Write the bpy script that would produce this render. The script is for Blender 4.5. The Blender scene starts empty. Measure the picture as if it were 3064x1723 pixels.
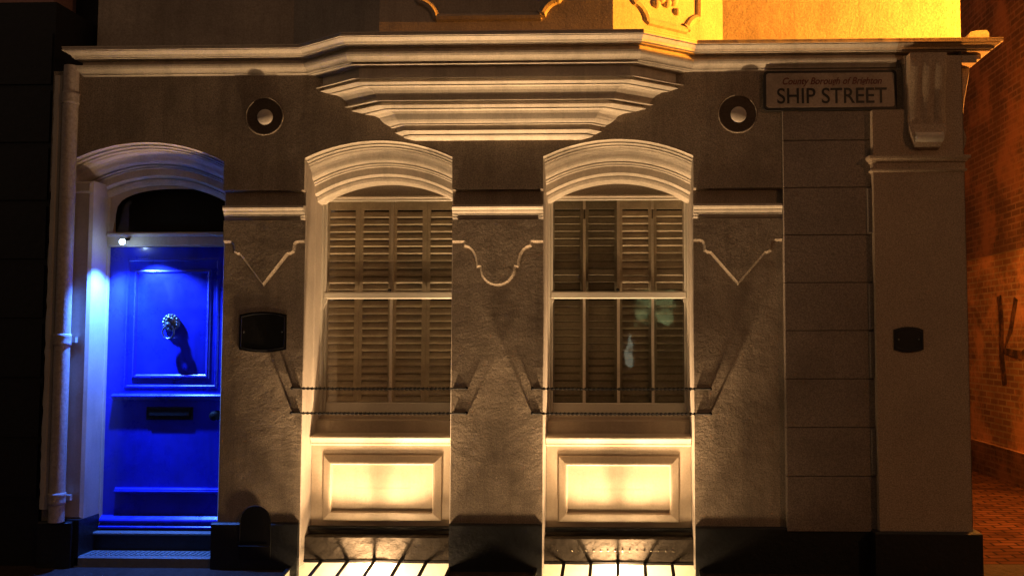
import bpy, math, random
from mathutils import Vector, Matrix
random.seed(7)
R = math.radians
S = bpy.context.scene
COL = S.collection

# ------------------------------------------------------------------ camera
cam_data = bpy.data.cameras.new('camera')
cam = bpy.data.objects.new('camera', cam_data)
COL.objects.link(cam)
cam.location = (0, -6.63, 1.685)
cam.rotation_euler = (R(90 + 3.3), 0, R(1.7))
cam_data.sensor_width = 36
cam_data.lens = 36 * 2653 / 3064
cam_data.shift_x = -(1780 - 1532) / 3064
cam_data.clip_end = 500
S.camera = cam

# ------------------------------------------------------------------ night sky, exposure
W = bpy.data.worlds.new('World')
S.world = W
W.use_nodes = True
nt = W.node_tree
bg = nt.nodes['Background']
sky = nt.nodes.new('ShaderNodeTexSky')
sky.sky_type = 'NISHITA'
sky.sun_disc = False
sky.sun_elevation = R(-4)
sky.sun_rotation = R(200)
glow = nt.nodes.new('ShaderNodeBackground')           # the city's own glow in the night sky
glow.inputs[0].default_value = (1.0, 0.64, 0.40, 1)
glow.inputs[1].default_value = 0.12
add = nt.nodes.new('ShaderNodeAddShader')
nt.links.new(sky.outputs[0], bg.inputs[0])
bg.inputs[1].default_value = 0.05
nt.links.new(bg.outputs[0], add.inputs[0])
nt.links.new(glow.outputs[0], add.inputs[1])
nt.links.new(add.outputs[0], nt.nodes['World Output'].inputs[0])
S.view_settings.view_transform = 'Standard'
S.view_settings.look = 'None'
S.view_settings.exposure = 0
S.view_settings.gamma = 1
S.render.resolution_x = 1024
S.render.resolution_y = 575

# lamp powers
P_WIDE = 72
P_BEAM = 600
P_SODIUM = 7800
P_BLUE = 270
P_ALLEY = 850
P_FILL = 340
WARM = (1.0, 0.63, 0.31)


# ------------------------------------------------------------------ materials
def mat(name, col, rough=0.6, spec=0.3, metal=0.0, var=0.0, vscale=40, bump=0.0, bscale=80,
        grime=0.0, gscale=1.6, col2=None, coat=0.0, streak=0.0, rvar=0.0, lump=0.0, lscale=5.0):
    m = bpy.data.materials.new(name)
    m.use_nodes = True
    t = m.node_tree
    b = t.nodes['Principled BSDF']
    b.inputs['Roughness'].default_value = rough
    b.inputs['Specular IOR Level'].default_value = spec
    b.inputs['Metallic'].default_value = metal
    if coat:
        b.inputs['Coat Weight'].default_value = coat
        b.inputs['Coat Roughness'].default_value = 0.12
    tc = t.nodes.new('ShaderNodeTexCoord')
    c = (*col, 1)
    last = None
    def mixc(fac_socket, a_socket, a_val, bval):
        mx = t.nodes.new('ShaderNodeMix'); mx.data_type = 'RGBA'
        t.links.new(fac_socket, mx.inputs[0])
        if a_socket is None: mx.inputs[6].default_value = a_val
        else: t.links.new(a_socket, mx.inputs[6])
        mx.inputs[7].default_value = bval
        return mx.outputs[2]
    def ramp(sock, lo, hi, v0, v1):
        r = t.nodes.new('ShaderNodeMapRange')
        r.inputs[1].default_value = lo; r.inputs[2].default_value = hi
        r.inputs[3].default_value = v0; r.inputs[4].default_value = v1
        t.links.new(sock, r.inputs[0])
        return r.outputs[0]
    def noise(scale, detail=4, rgh=0.6):
        n = t.nodes.new('ShaderNodeTexNoise')
        n.inputs['Scale'].default_value = scale
        n.inputs['Detail'].default_value = detail
        n.inputs['Roughness'].default_value = rgh
        t.links.new(tc.outputs['Object'], n.inputs['Vector'])
        return n.outputs[0]
    if grime:
        c2 = col2 or tuple(x * 0.45 for x in col)
        last = mixc(ramp(noise(gscale, 5, 0.65), 0.42, 0.72, 0, grime), last, c, (*c2, 1))
    if streak:      # rain stains and run marks drawn out down the surface
        mp = t.nodes.new('ShaderNodeMapping'); mp.inputs['Scale'].default_value = (9, 9, 0.9)
        t.links.new(tc.outputs['Object'], mp.inputs[0])
        sn = t.nodes.new('ShaderNodeTexNoise'); sn.inputs['Scale'].default_value = 1.0; sn.inputs['Detail'].default_value = 6; sn.inputs['Roughness'].default_value = 0.7
        t.links.new(mp.outputs[0], sn.inputs['Vector'])
        last = mixc(ramp(sn.outputs[0], 0.48, 0.72, 0, streak), last, c, (*[x * 0.4 for x in col], 1))
    if rvar:
        t.links.new(ramp(noise(5, 6, 0.7), 0.3, 0.7, rough, rough + rvar), b.inputs['Roughness'])
    if var:
        last = mixc(ramp(noise(vscale, 3, 0.8), 0.35, 0.68, 0, var), last, c, (*[x * 0.25 for x in col], 1))
    if last is None: b.inputs['Base Color'].default_value = c
    else: t.links.new(last, b.inputs['Base Color'])
    if bump:
        bp = t.nodes.new('ShaderNodeBump')
        bp.inputs['Strength'].default_value = bump
        bp.inputs['Distance'].default_value = 0.01
        n1 = noise(bscale, 5, 0.7)
        t.links.new(n1, bp.inputs['Height'])
        if lump:    # uneven, hand-worked surface
            b2 = t.nodes.new('ShaderNodeBump'); b2.inputs['Strength'].default_value = lump; b2.inputs['Distance'].default_value = 0.05
            t.links.new(noise(lscale, 3, 0.55), b2.inputs['Height'])
            t.links.new(b2.outputs[0], bp.inputs['Normal'])
        t.links.new(bp.outputs[0], b.inputs['Normal'])
    return m


def emit(name, col, k):
    m = bpy.data.materials.new(name)
    m.use_nodes = True
    b = m.node_tree.nodes['Principled BSDF']
    b.inputs['Base Color'].default_value = (*col, 1)
    b.inputs['Emission Color'].default_value = (*col, 1)
    b.inputs['Emission Strength'].default_value = k
    return m


def glass(name, tint=(0.96, 0.95, 0.92)):
    m = bpy.data.materials.new(name)
    m.use_nodes = True
    t = m.node_tree
    t.nodes.remove(t.nodes['Principled BSDF'])
    tr = t.nodes.new('ShaderNodeBsdfTransparent'); tr.inputs[0].default_value = (*tint, 1)
    gl = t.nodes.new('ShaderNodeBsdfGlossy'); gl.inputs['Roughness'].default_value = 0.03
    gn = t.nodes.new('ShaderNodeTexNoise'); gn.inputs['Scale'].default_value = 9; gn.inputs['Detail'].default_value = 1
    gt = t.nodes.new('ShaderNodeTexCoord'); t.links.new(gt.outputs['Object'], gn.inputs['Vector'])
    gb = t.nodes.new('ShaderNodeBump'); gb.inputs['Strength'].default_value = 0.05; gb.inputs['Distance'].default_value = 0.01
    t.links.new(gn.outputs[0], gb.inputs['Height']); t.links.new(gb.outputs[0], gl.inputs['Normal'])
    lw = t.nodes.new('ShaderNodeLayerWeight'); lw.inputs[0].default_value = 0.5
    pw = t.nodes.new('ShaderNodeMath'); pw.operation = 'POWER'; pw.inputs[1].default_value = 5
    t.links.new(lw.outputs['Facing'], pw.inputs[0])
    fr = t.nodes.new('ShaderNodeMath'); fr.operation = 'MULTIPLY_ADD'; fr.inputs[1].default_value = 0.55; fr.inputs[2].default_value = 0.035
    t.links.new(pw.outputs[0], fr.inputs[0])
    mx = t.nodes.new('ShaderNodeMixShader')
    t.links.new(fr.outputs[0], mx.inputs[0])
    t.links.new(tr.outputs[0], mx.inputs[1])
    t.links.new(gl.outputs[0], mx.inputs[2])
    t.links.new(mx.outputs[0], t.nodes['Material Output'].inputs[0])
    return m


def brick_mat(name, c1, c2, mortar, scale, bw=0.225, bh=0.075, floor=False):
    m = bpy.data.materials.new(name)
    m.use_nodes = True
    t = m.node_tree
    b = t.nodes['Principled BSDF']
    b.inputs['Roughness'].default_value = 0.95 if floor else 0.8
    b.inputs['Specular IOR Level'].default_value = 0.04 if floor else 0.2
    tc = t.nodes.new('ShaderNodeTexCoord')
    mp = t.nodes.new('ShaderNodeMapping')
    if not floor:
        mp.inputs['Rotation'].default_value = (R(90), 0, R(90))   # Y,Z plane onto the texture's X,Y
        sx = t.nodes.new('ShaderNodeSeparateXYZ'); cb = t.nodes.new('ShaderNodeCombineXYZ')
        t.links.new(tc.outputs['Object'], sx.inputs[0])
        t.links.new(sx.outputs[1], cb.inputs[0]); t.links.new(sx.outputs[2], cb.inputs[1])
        vec = cb.outputs[0]
    else:
        vec = tc.outputs['Object']
    br = t.nodes.new('ShaderNodeTexBrick')
    br.inputs['Color1'].default_value = (*c1, 1)
    br.inputs['Color2'].default_value = (*c2, 1)
    br.inputs['Mortar'].default_value = (*mortar, 1)
    br.inputs['Scale'].default_value = scale
    br.inputs['Brick Width'].default_value = bw
    br.inputs['Row Height'].default_value = bh
    br.inputs['Mortar Size'].default_value = 0.011
    br.inputs['Bias'].default_value = 0.0
    t.links.new(vec, br.inputs[0])
    n = t.nodes.new('ShaderNodeTexNoise'); n.inputs['Scale'].default_value = 2.2; n.inputs['Detail'].default_value = 6
    t.links.new(tc.outputs['Object'], n.inputs[0])
    rr = t.nodes.new('ShaderNodeMapRange')
    rr.inputs[1].default_value = 0.4; rr.inputs[2].default_value = 0.65
    rr.inputs[3].default_value = 0; rr.inputs[4].default_value = 0.6
    t.links.new(n.outputs[0], rr.inputs[0])
    mx = t.nodes.new('ShaderNodeMix'); mx.data_type = 'RGBA'
    t.links.new(rr.outputs[0], mx.inputs[0]); t.links.new(br.outputs[0], mx.inputs[6])
    mx.inputs[7].default_value = (*[x * 0.3 for x in c1], 1)
    t.links.new(mx.outputs[2], b.inputs['Base Color'])
    if not floor:   # worn pale whitewash patches
        n2 = t.nodes.new('ShaderNodeTexNoise'); n2.inputs['Scale'].default_value = 1.3; n2.inputs['Detail'].default_value = 8; n2.inputs['Roughness'].default_value = 0.75
        t.links.new(tc.outputs['Object'], n2.inputs[0])
        r2 = t.nodes.new('ShaderNodeMapRange'); r2.inputs[1].default_value = 0.47; r2.inputs[2].default_value = 0.6; r2.inputs[3].default_value = 0; r2.inputs[4].default_value = 0.8
        t.links.new(n2.outputs[0], r2.inputs[0])
        m2 = t.nodes.new('ShaderNodeMix'); m2.data_type = 'RGBA'
        t.links.new(r2.outputs[0], m2.inputs[0]); t.links.new(mx.outputs[2], m2.inputs[6])
        m2.inputs[7].default_value = (*[min(1, x * 1.7) for x in c1], 1)
        t.links.new(m2.outputs[2], b.inputs['Base Color'])
    bp = t.nodes.new('ShaderNodeBump'); bp.inputs['Strength'].default_value = 0.8; bp.inputs['Distance'].default_value = 0.02
    t.links.new(br.outputs[1], bp.inputs['Height']); bp.invert = True
    t.links.new(bp.outputs[0], b.inputs['Normal'])
    return m


M = {}
M['wall'] = mat('painted_render', (0.47, 0.385, 0.30), 0.85, 0.1, var=0.85, vscale=105, bump=0.5, bscale=60, grime=0.65, gscale=2.3, streak=0.55, lump=0.28, lscale=6)
M['trim'] = mat('cream_trim_paint', (0.68, 0.60, 0.50), 0.55, 0.25, var=0.3, vscale=80, bump=0.06, bscale=60, grime=0.4, gscale=3, streak=0.45, lump=0.08, lscale=9)
M['apron'] = mat('cream_panel_paint', (0.46, 0.38, 0.29), 0.5, 0.3, var=0.2, vscale=60, bump=0.06, bscale=60, grime=0.3, gscale=5, streak=0.2)
M['jamb'] = mat('cream_jamb_paint', (0.56, 0.49, 0.42), 0.55, 0.3, var=0.2, vscale=60, bump=0.08, bscale=30, grime=0.35, gscale=3, streak=0.3)
M['quoin'] = mat('dull_stone_paint', (0.36, 0.29, 0.24), 0.8, 0.2, var=0.8, vscale=105, bump=0.4, bscale=45, grime=0.5, gscale=2)
M['pier'] = mat('brownish_render', (0.56, 0.43, 0.31), 0.8, 0.2, var=0.8, vscale=105, bump=0.35, bscale=45, grime=0.3, gscale=2)
M['plinth'] = mat('black_plinth_paint', (0.014, 0.015, 0.017), 0.45, 0.4, var=0.4, vscale=40, bump=0.5, bscale=30)
M['upper'] = mat('upper_render', (0.52, 0.45, 0.38), 0.85, 0.15, var=0.45, vscale=70, bump=0.4, bscale=50, grime=0.6, gscale=1.4, streak=0.4, lump=0.12)
M['lead'] = mat('roof_lead', (0.40, 0.38, 0.35), 0.5, 0.4, var=0.3, vscale=8, bump=0.4, bscale=15)
M['pipe'] = mat('pipe_paint', (0.48, 0.40, 0.36), 0.45, 0.4, var=0.5, vscale=40, bump=0.3, bscale=25, streak=0.6)
M['frame'] = mat('white_sash_paint', (0.55, 0.51, 0.44), 0.4, 0.4, var=0.1, vscale=50, bump=0.1, bscale=40)
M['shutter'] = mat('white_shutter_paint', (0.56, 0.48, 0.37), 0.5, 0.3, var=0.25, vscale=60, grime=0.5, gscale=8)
M['shutter2'] = mat('shaded_shutter_paint', (0.27, 0.24, 0.18), 0.6, 0.2, var=0.35, vscale=60, grime=0.7, gscale=4)  # darker shutter copy: dimness of the right window's leaves put into the colour
M['tymp'] = mat('tympanum_paint', (0.26, 0.22, 0.18), 0.8, 0.2, var=0.5, vscale=90, bump=0.2, bscale=40)
M['glass'] = glass('window_glass')
M['iron'] = mat('black_iron', (0.008, 0.007, 0.007), 0.7, 0.2, bump=0.3, bscale=60)
M['slate'] = mat('black_slate', (0.010, 0.010, 0.011), 0.4, 0.4, var=0.4, vscale=30, bump=0.2, bscale=50)
M['door'] = mat('gloss_blue_paint', (0.012, 0.02, 0.55), 0.2, 0.5, bump=0.12, bscale=14, coat=0.5, grime=0.5, gscale=6, streak=0.45, rvar=0.25)
M['brass'] = mat('tarnished_metal', (0.16, 0.18, 0.19), 0.3, 0.5, metal=0.9, bump=0.5, bscale=60)
M['glint'] = mat('glint_metal', (0.8, 0.75, 0.65), 0.15, 0.5, metal=1.0)
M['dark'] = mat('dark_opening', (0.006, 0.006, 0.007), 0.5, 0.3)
M['room'] = mat('unlit_room', (0.05, 0.05, 0.045), 0.9, 0.1)
M['step'] = mat('worn_stone_step', (0.16, 0.17, 0.17), 0.55, 0.3, var=0.3, vscale=30, bump=0.6, bscale=25)
M['pave'] = mat('dark_paving', (0.05, 0.034, 0.027), 0.85, 0.1, var=0.5, vscale=25, bump=0.9, bscale=18, grime=0.5, gscale=4)
M['road'] = mat('asphalt', (0.05, 0.048, 0.046), 0.8, 0.3, var=0.4, vscale=60, bump=0.8, bscale=60)
M['slab'] = mat('rough_stone_slab', (0.05, 0.04, 0.03), 0.8, 0.2, var=0.4, vscale=18, bump=1.0, bscale=22, grime=0.5, gscale=6)
M['well'] = mat('white_glazed_well', (0.86, 0.86, 0.74), 0.3, 0.5, var=0.12, vscale=5, grime=0.35, gscale=2.5, col2=(0.5, 0.52, 0.3))
M['signw'] = mat('enamel_sign_face', (0.48, 0.38, 0.30), 0.45, 0.4, var=0.4, vscale=60, grime=0.6, gscale=5)
M['signk'] = mat('sign_black_enamel', (0.02, 0.018, 0.016), 0.4, 0.4)
M['signr'] = mat('sign_red_enamel', (0.13, 0.03, 0.02), 0.4, 0.4)
M['neigh'] = mat('black_shopfront', (0.010, 0.010, 0.013), 0.5, 0.4, var=0.3, vscale=20, bump=0.3, bscale=20)
M['neighup'] = mat('reddish_render', (0.45, 0.26, 0.24), 0.85, 0.2, var=0.4, vscale=50, bump=0.4, bscale=40)
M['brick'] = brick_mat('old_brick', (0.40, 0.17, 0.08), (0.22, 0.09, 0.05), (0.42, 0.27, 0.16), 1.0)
M['brickdark'] = brick_mat('shade_dark_brick', (0.17, 0.07, 0.04), (0.10, 0.045, 0.03), (0.22, 0.12, 0.08), 1.0)  # brick darkened: shade above the alley's lit zone put into the colour
M['paver'] = brick_mat('brick_pavers', (0.05, 0.018, 0.010), (0.085, 0.032, 0.018), (0.014, 0.007, 0.005), 1.0, 0.2, 0.1, floor=True)
M['graffiti'] = mat('black_spray_paint', (0.05, 0.025, 0.018), 0.8, 0.1, grime=1.0, gscale=9, col2=(0.26, 0.11, 0.055))
M['bulb'] = emit('warm_lamp_lens', (1.0, 0.72, 0.4), 30)
M['bluelens'] = emit('blue_led_lens', (0.55, 0.8, 1.0), 60)
M['sodium'] = emit('sodium_lens', (1.0, 0.5, 0.12), 40)
M['ring'] = mat('dark_brown_ring', (0.11, 0.082, 0.06), 0.7, 0.15, var=0.5, vscale=80)
M['greenwin'] = emit('lit_shop_glass', (0.62, 0.85, 0.38), 2.6)
M['palewin'] = emit('pale_tube', (0.8, 0.9, 0.7), 2.0)


# ------------------------------------------------------------------ mesh helpers
class MB:
    def __init__(s): s.v = []; s.f = []; s.sm = []
    def add(s, vs, fs, smooth=False):
        o = len(s.v); s.v += [tuple(v) for v in vs]
        s.f += [tuple(i + o for i in f) for f in fs]; s.sm += [smooth] * len(fs)
        return s
    def box(s, x0, x1, y0, y1, z0, z1):
        vs = [(x, y, z) for z in (z0, z1) for y in (y0, y1) for x in (x0, x1)]
        return s.add(vs, [(0, 2, 3, 1), (4, 5, 7, 6), (0, 1, 5, 4), (2, 6, 7, 3), (0, 4, 6, 2), (1, 3, 7, 5)])
    def bbox(s, x0, x1, y0, y1, z0, z1, b=0.006):
        """box whose front (low y) edges are chamfered"""
        vs = [(x0, y1, z0), (x1, y1, z0), (x1, y1, z1), (x0, y1, z1),
              (x0, y0 + b, z0), (x1, y0 + b, z0), (x1, y0 + b, z1), (x0, y0 + b, z1),
              (x0 + b, y0, z0 + b), (x1 - b, y0, z0 + b), (x1 - b, y0, z1 - b), (x0 + b, y0, z1 - b)]
        fs = [(3, 2, 1, 0), (8, 9, 10, 11)]
        for i in range(4):
            j = (i + 1) % 4
            fs += [(i, j, 4 + j, 4 + i), (4 + i, 4 + j, 8 + j, 8 + i)]
        return s.add(vs, fs)
    def prism(s, pts, y0, y1):
        """polygon in x,z pulled from y0 (front) to y1"""
        n = len(pts)
        vs = [(x, y0, z) for x, z in pts] + [(x, y1, z) for x, z in pts]
        fs = [tuple(range(n)), tuple(range(2 * n - 1, n - 1, -1))]
        fs += [(i, (i + 1) % n, n + (i + 1) % n, n + i) for i in range(n)]
        return s.add(vs, fs)
    def grid(s, rows, smooth=False, close=False):
        n = len(rows[0]); vs = [p for r in rows for p in r]; fs = []
        for i in range(len(rows) - 1):
            for j in range(n - 1):
                fs.append((i * n + j, i * n + j + 1, (i + 1) * n + j + 1, (i + 1) * n + j))
            if close: fs.append((i * n + n - 1, i * n, (i + 1) * n, (i + 1) * n + n - 1))
        return s.add(vs, fs, smooth)
    def tube(s, path, r, n=10, caps=True):
        path = [Vector(p) for p in path]
        rr = r if isinstance(r, (list, tuple)) else [r] * len(path)
        rows = []
        for i, p in enumerate(path):
            d = (path[min(i + 1, len(path) - 1)] - path[max(i - 1, 0)]).normalized()
            a = Vector((0, 0, 1)) if abs(d.z) < 0.9 else Vector((0, 1, 0))
            u = d.cross(a).normalized(); w = d.cross(u)
            rows.append([tuple(p + rr[i] * (math.cos(2 * math.pi * k / n) * u + math.sin(2 * math.pi * k / n) * w)) for k in range(n)])
        s.grid(rows, True, True)
        if caps:
            s.add(rows[0], [tuple(range(n))]); s.add(rows[-1], [tuple(range(n - 1, -1, -1))])
        return s
    def ball(s, c, r, n=20, sy=1.0):
        rows = []
        for i in range(n // 2 + 1):
            t = math.pi * i / (n // 2)
            rr = max(math.sin(t), 1e-3) * r
            rows.append([(c[0] + rr * math.cos(2 * math.pi * k / n), c[1] + sy * rr * math.sin(2 * math.pi * k / n), c[2] + r * math.cos(t)) for k in range(n)])
        return s.grid(rows, True, True)
    def disc_lathe(s, c, prof, n=40):
        """profile (radius, y) spun about an axis along y through c"""
        rows = [[(c[0] + r * math.cos(2 * math.pi * k / n), c[1] + y, c[2] + r * math.sin(2 * math.pi * k / n)) for k in range(n)] for r, y in prof]
        return s.grid(rows, True, True)
    def sweep(s, path, prof, caps=True):
        """prof (outward offset, z) along an x,y plan polyline, mitred; outward is towards -y for a path run in +x"""
        rows = []
        P = [Vector(p) for p in path]
        for i, p in enumerate(P):
            ns = []
            if i > 0: d = (P[i] - P[i - 1]).normalized(); ns.append(Vector((d.y, -d.x)))
            if i < len(P) - 1: d = (P[i + 1] - P[i]).normalized(); ns.append(Vector((d.y, -d.x)))
            m = sum(ns, Vector((0, 0))); m.normalize()
            m = m / max(m.dot(ns[0]), 0.2)
            rows.append([(p.x + m.x * o, p.y + m.y * o, z) for o, z in prof])
        s.grid(rows)
        if caps:
            n = len(prof)
            s.add(rows[0], [tuple(range(n))]); s.add(rows[-1], [tuple(range(n - 1, -1, -1))])
        return s
    def build(s, name, m, parent=None):
        me = bpy.data.meshes.new(name)
        me.from_pydata(s.v, [], s.f)
        me.update()
        import bmesh
        bm = bmesh.new(); bm.from_mesh(me)
        bmesh.ops.recalc_face_normals(bm, faces=bm.faces)
        bm.to_mesh(me); bm.free()
        for p, q in zip(me.polygons, s.sm): p.use_smooth = q
        me.materials.append(m)
        o = bpy.data.objects.new(name, me)
        COL.objects.link(o)
        if parent: o.parent = parent
        return o


def tag(o, label=None, cat=None, group=None, kind=None):
    if label: o['label'] = label
    if cat: o['category'] = cat
    if group: o['group'] = group
    if kind: o['kind'] = kind
    return o


def empty(name, label, cat, group=None):
    o = bpy.data.objects.new(name, None)
    COL.objects.link(o)
    return tag(o, label, cat, group)


def text_obj(s, name, size, m, parent, loc, ext=0.002, align='CENTER', sx=1.0, shear=0.0, rot=None):
    c = bpy.data.curves.new(name, 'FONT')
    c.body = s; c.size = size; c.align_x = align; c.align_y = 'CENTER'; c.extrude = ext; c.shear = shear; c.offset = 0.0012
    t = bpy.data.objects.new(name + '_tmp', c)
    COL.objects.link(t)
    t.scale = (sx, 1, 1)
    t.rotation_euler = rot or (R(90), 0, 0); t.location = loc
    bpy.context.view_layer.update()
    dg = bpy.context.evaluated_depsgraph_get()
    me = bpy.data.meshes.new_from_object(t.evaluated_get(dg))
    me.transform(t.matrix_world)
    bpy.data.objects.remove(t)
    me.materials.clear(); me.materials.append(m)
    o = bpy.data.objects.new(name, me)
    COL.objects.link(o); o.parent = parent
    return o


# ------------------------------------------------------------------ layout numbers (metres, wall face at y=0)
DX0, DX1 = -4.235, -3.017          # door opening
WIN = [(-2.397, -1.271), (-0.585, 0.541)]
XL, XR = -4.36, 2.51
ARC_TOP, ARC_R = 3.184, 1.291
ZP = 0.325                           # top of plinth
CX = -0.927                          # centre line between the windows


def arcz(xc, x, top=ARC_TOP):
    r = ARC_R - (ARC_TOP - top)
    return top - r + math.sqrt(r * r - (x - xc) ** 2)


# ------------------------------------------------------------------ ground
def pz(y): return 0.0135 + 0.165 * y


g = MB()
wells = [(-2.45, -1.262), (-0.63, 0.575)]
WY0, WY1 = -0.62, 0.09
xs = [-30, wells[0][0], wells[0][1], wells[1][0], wells[1][1], 2.56]
for i in range(5):
    a, b = xs[i], xs[i + 1]
    if i in (1, 3):
        g.add([(a, -0.9, pz(-.9)), (b, -0.9, pz(-.9)), (b, WY0, pz(WY0)), (a, WY0, pz(WY0))], [(0, 1, 2, 3)])
    else:
        g.add([(a, -0.9, pz(-.9)), (b, -0.9, pz(-.9)), (b, 0.3, pz(.12)), (a, 0.3, pz(.12))], [(0, 1, 2, 3)])
# kerb
g.add([(-30, -0.9, pz(-.9)), (30, -0.9, pz(-.9)), (30, -0.92, -0.25), (-30, -0.92, -0.25)], [(0, 1, 2, 3)])
# to the right the pavement runs on past the alley mouth
g.add([(2.56, -0.9, pz(-.9)), (30, -0.9, pz(-.9)), (30, 0.1, 0.03), (2.56, 0.1, 0.03)], [(0, 1, 2, 3)])
tag(g.build('pavement', M['pave']), kind='structure')
g = MB(); g.add([(-60, -0.92, -0.25), (60, -0.92, -0.25), (60, -60, -0.25), (-60, -60, -0.25)], [(0, 1, 2, 3)])
tag(g.build('road', M['road']), kind='structure')
g = MB()
nx, ny = 10, 40
g.grid([[(2.4 + 2.2 * i / nx, 0.1 + 14 * j / ny, 0.03 + 0.006 * math.sin(i * 2.1) * math.sin(j * 1.3)) for i in range(nx + 1)] for j in range(ny + 1)], True)
tag(g.build('alley_paving', M['paver']), kind='structure')

# ------------------------------------------------------------------ the house
house = empty('townhouse', 'cream rendered house front with two arched sash windows and a blue door', 'house')

# main wall
w = MB()
TOPZ = 3.74
def wallquad(x0, x1, z0, z1, y=0.0):
    n = max(1, int((x1 - x0) / 0.3))
    w.grid([[(x0 + (x1 - x0) * k / n, y, z) for k in range(n + 1)] for z in (z0, z1)])
openings = [(DX0, DX1, (-3.626))] + [(a, b, (a + b) / 2) for a, b in WIN]
edges = [XL] + [e for o in openings for e in (o[0], o[1])] + [XR - 0.3]
SPLIT = 2.80
UPY = 0.040
for i in range(0, len(edges), 2):
    a, b = edges[i], edges[i + 1]
    wallquad(a, b, 0, SPLIT)
    # the upper wall stands 12 mm proud, with a small chamfer at its foot
    w.add([(a, 0, SPLIT), (b, 0, SPLIT), (b, -UPY, SPLIT + 0.012), (a, -UPY, SPLIT + 0.012)], [(0, 1, 2, 3)])
    wallquad(a, b, SPLIT + 0.012, TOPZ, -UPY)
NA = 36
for a, b, c in openings:
    X = [a + (b - a) * k / NA for k in range(NA + 1)]
    w.grid([[(x, -UPY, arcz(c, x)) for x in X], [(x, -UPY, TOPZ) for x in X]])
    for xx in (a, b):   # little return beside the proud upper wall
        w.add([(xx, -UPY, SPLIT + 0.012), (xx, 0, SPLIT), (xx, 0, 3.06), (xx, -UPY, 3.06)], [(0, 1, 2, 3)])
w.add([(XL, 0, 0), (XL, 0.6, 0), (XL, 0.6, TOPZ), (XL, -UPY, TOPZ), (XL, -UPY, 2.8), (XL, 0, 2.8)], [(0, 1, 2, 3, 4, 5)])
w.add([(XR, -0.13, 0), (XR, 7, 0), (XR, 7, 6.5), (XR, -0.13, 3.8), ], [(0, 1, 2, 3)])
wall = w.build('wall', M['wall'], house)

# arched surrounds: jambs + stepped archivolt
ARCHIVOLT = [(3.184, -0.040), (3.179, -0.014), (3.173, -0.010), (3.172, 0.020), (3.165, 0.020), (3.164, -0.004), (3.160, 0.014),
             (3.155, 0.018), (3.154, 0.048), (3.148, 0.048), (3.147, 0.022), (3.141, 0.042),
             (3.132, 0.046), (3.126, 0.058), (3.116, 0.082), (3.100, 0.096), (3.084, 0.104), (3.070, 0.114), (3.060, 0.132),
             (3.054, 0.142), (3.053, 0.172), (3.046, 0.172), (3.045, 0.146), (3.041, 0.158), (3.036, 0.161), (3.035, 0.185), (3.031, 0.185), (3.030, 0.166), (3.024, 0.178),
             (2.972, 0.182), (2.964, 0.196), (2.955, 0.212), (2.953, 0.232), (2.949, 0.232), (2.948, 0.216), (2.925, 0.225), (2.918, 0.24), (2.912, 0.36)]


def surround(a, b, c, zbase, prof=ARCHIVOLT, name='arch_surround', inner=0.0):
    s = MB()
    X = [a + (b - a) * k / NA for k in range(NA + 1)]
    s.grid([[(x, y, arcz(c, x, z)) for x in X] for z, y in prof])
    yl = prof[-1][1]
    o = s.build(name, M['trim'], house)
    j = MB()
    for x, sg in ((a, 1), (b, -1)):
        # jamb: from wall face inwards with a shallow bead near the frame
        pts = [(x, 0.0), (x + sg * 0.006, 0.006), (x + sg * 0.006, yl * 0.55), (x + sg * 0.012, yl * 0.58), (x + sg * 0.012, yl)]
        rows = [[(px, py, zz) for px, py in pts] for zz in (zbase, 3.05)]
        j.add([(x, 0, 2.81), (x + sg * .0005, -0.0395, 2.812), (x + sg * .0005, -0.0395, 3.05), (x, 0, 3.05)], [(0, 1, 2, 3)])
        j.grid(rows)
    j.build('jamb', M['jamb'], house)
    return o


for (a, b) in WIN:
    surround(a, b, (a + b) / 2, 0.0)
DOORARCH = [(z, y if y < 0.2 else y) for z, y in ARCHIVOLT[:-3]] + [(2.925, 0.225), (2.905, 0.24), (2.90, 0.27)]
surround(DX0, DX1, -3.626, 0.0, DOORARCH)

# string course between the openings
STRING = [(0, 2.694), (0.048, 2.692), (0.050, 2.676), (0.042, 2.662), (0.034, 2.654), (0.010, 2.6535), (0.010, 2.6485), (0.032, 2.648),
          (0.022, 2.628), (0.004, 2.6275), (0.004, 2.6225), (0.022, 2.622), (0.016, 2.614), (0.012, 2.610), (0.012, 2.602), (0.0, 2.584)]
for a, b in ((DX1, WIN[0][0]), (WIN[0][1], WIN[1][0]), (WIN[1][1], 1.2)):
    MB().sweep([(a, 0), (b, 0)], STRING).build('string_course', M['trim'], house)

# shaped render aprons hanging below the string course, with a chamfered lower edge
VHALF = [(0.0, 2.430), (0.052, 2.430), (0.072, 2.422), (0.084, 2.405), (0.088, 2.380), (0.090, 2.352), (0.108, 2.340), (0.132, 2.338)]
UHALF = [(0.0, 2.425), (0.098, 2.425), (0.100, 2.392), (0.130, 2.382), (0.158, 2.358), (0.178, 2.325), (0.190, 2.285), (0.196, 2.238), (0.222, 2.236)]


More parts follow.
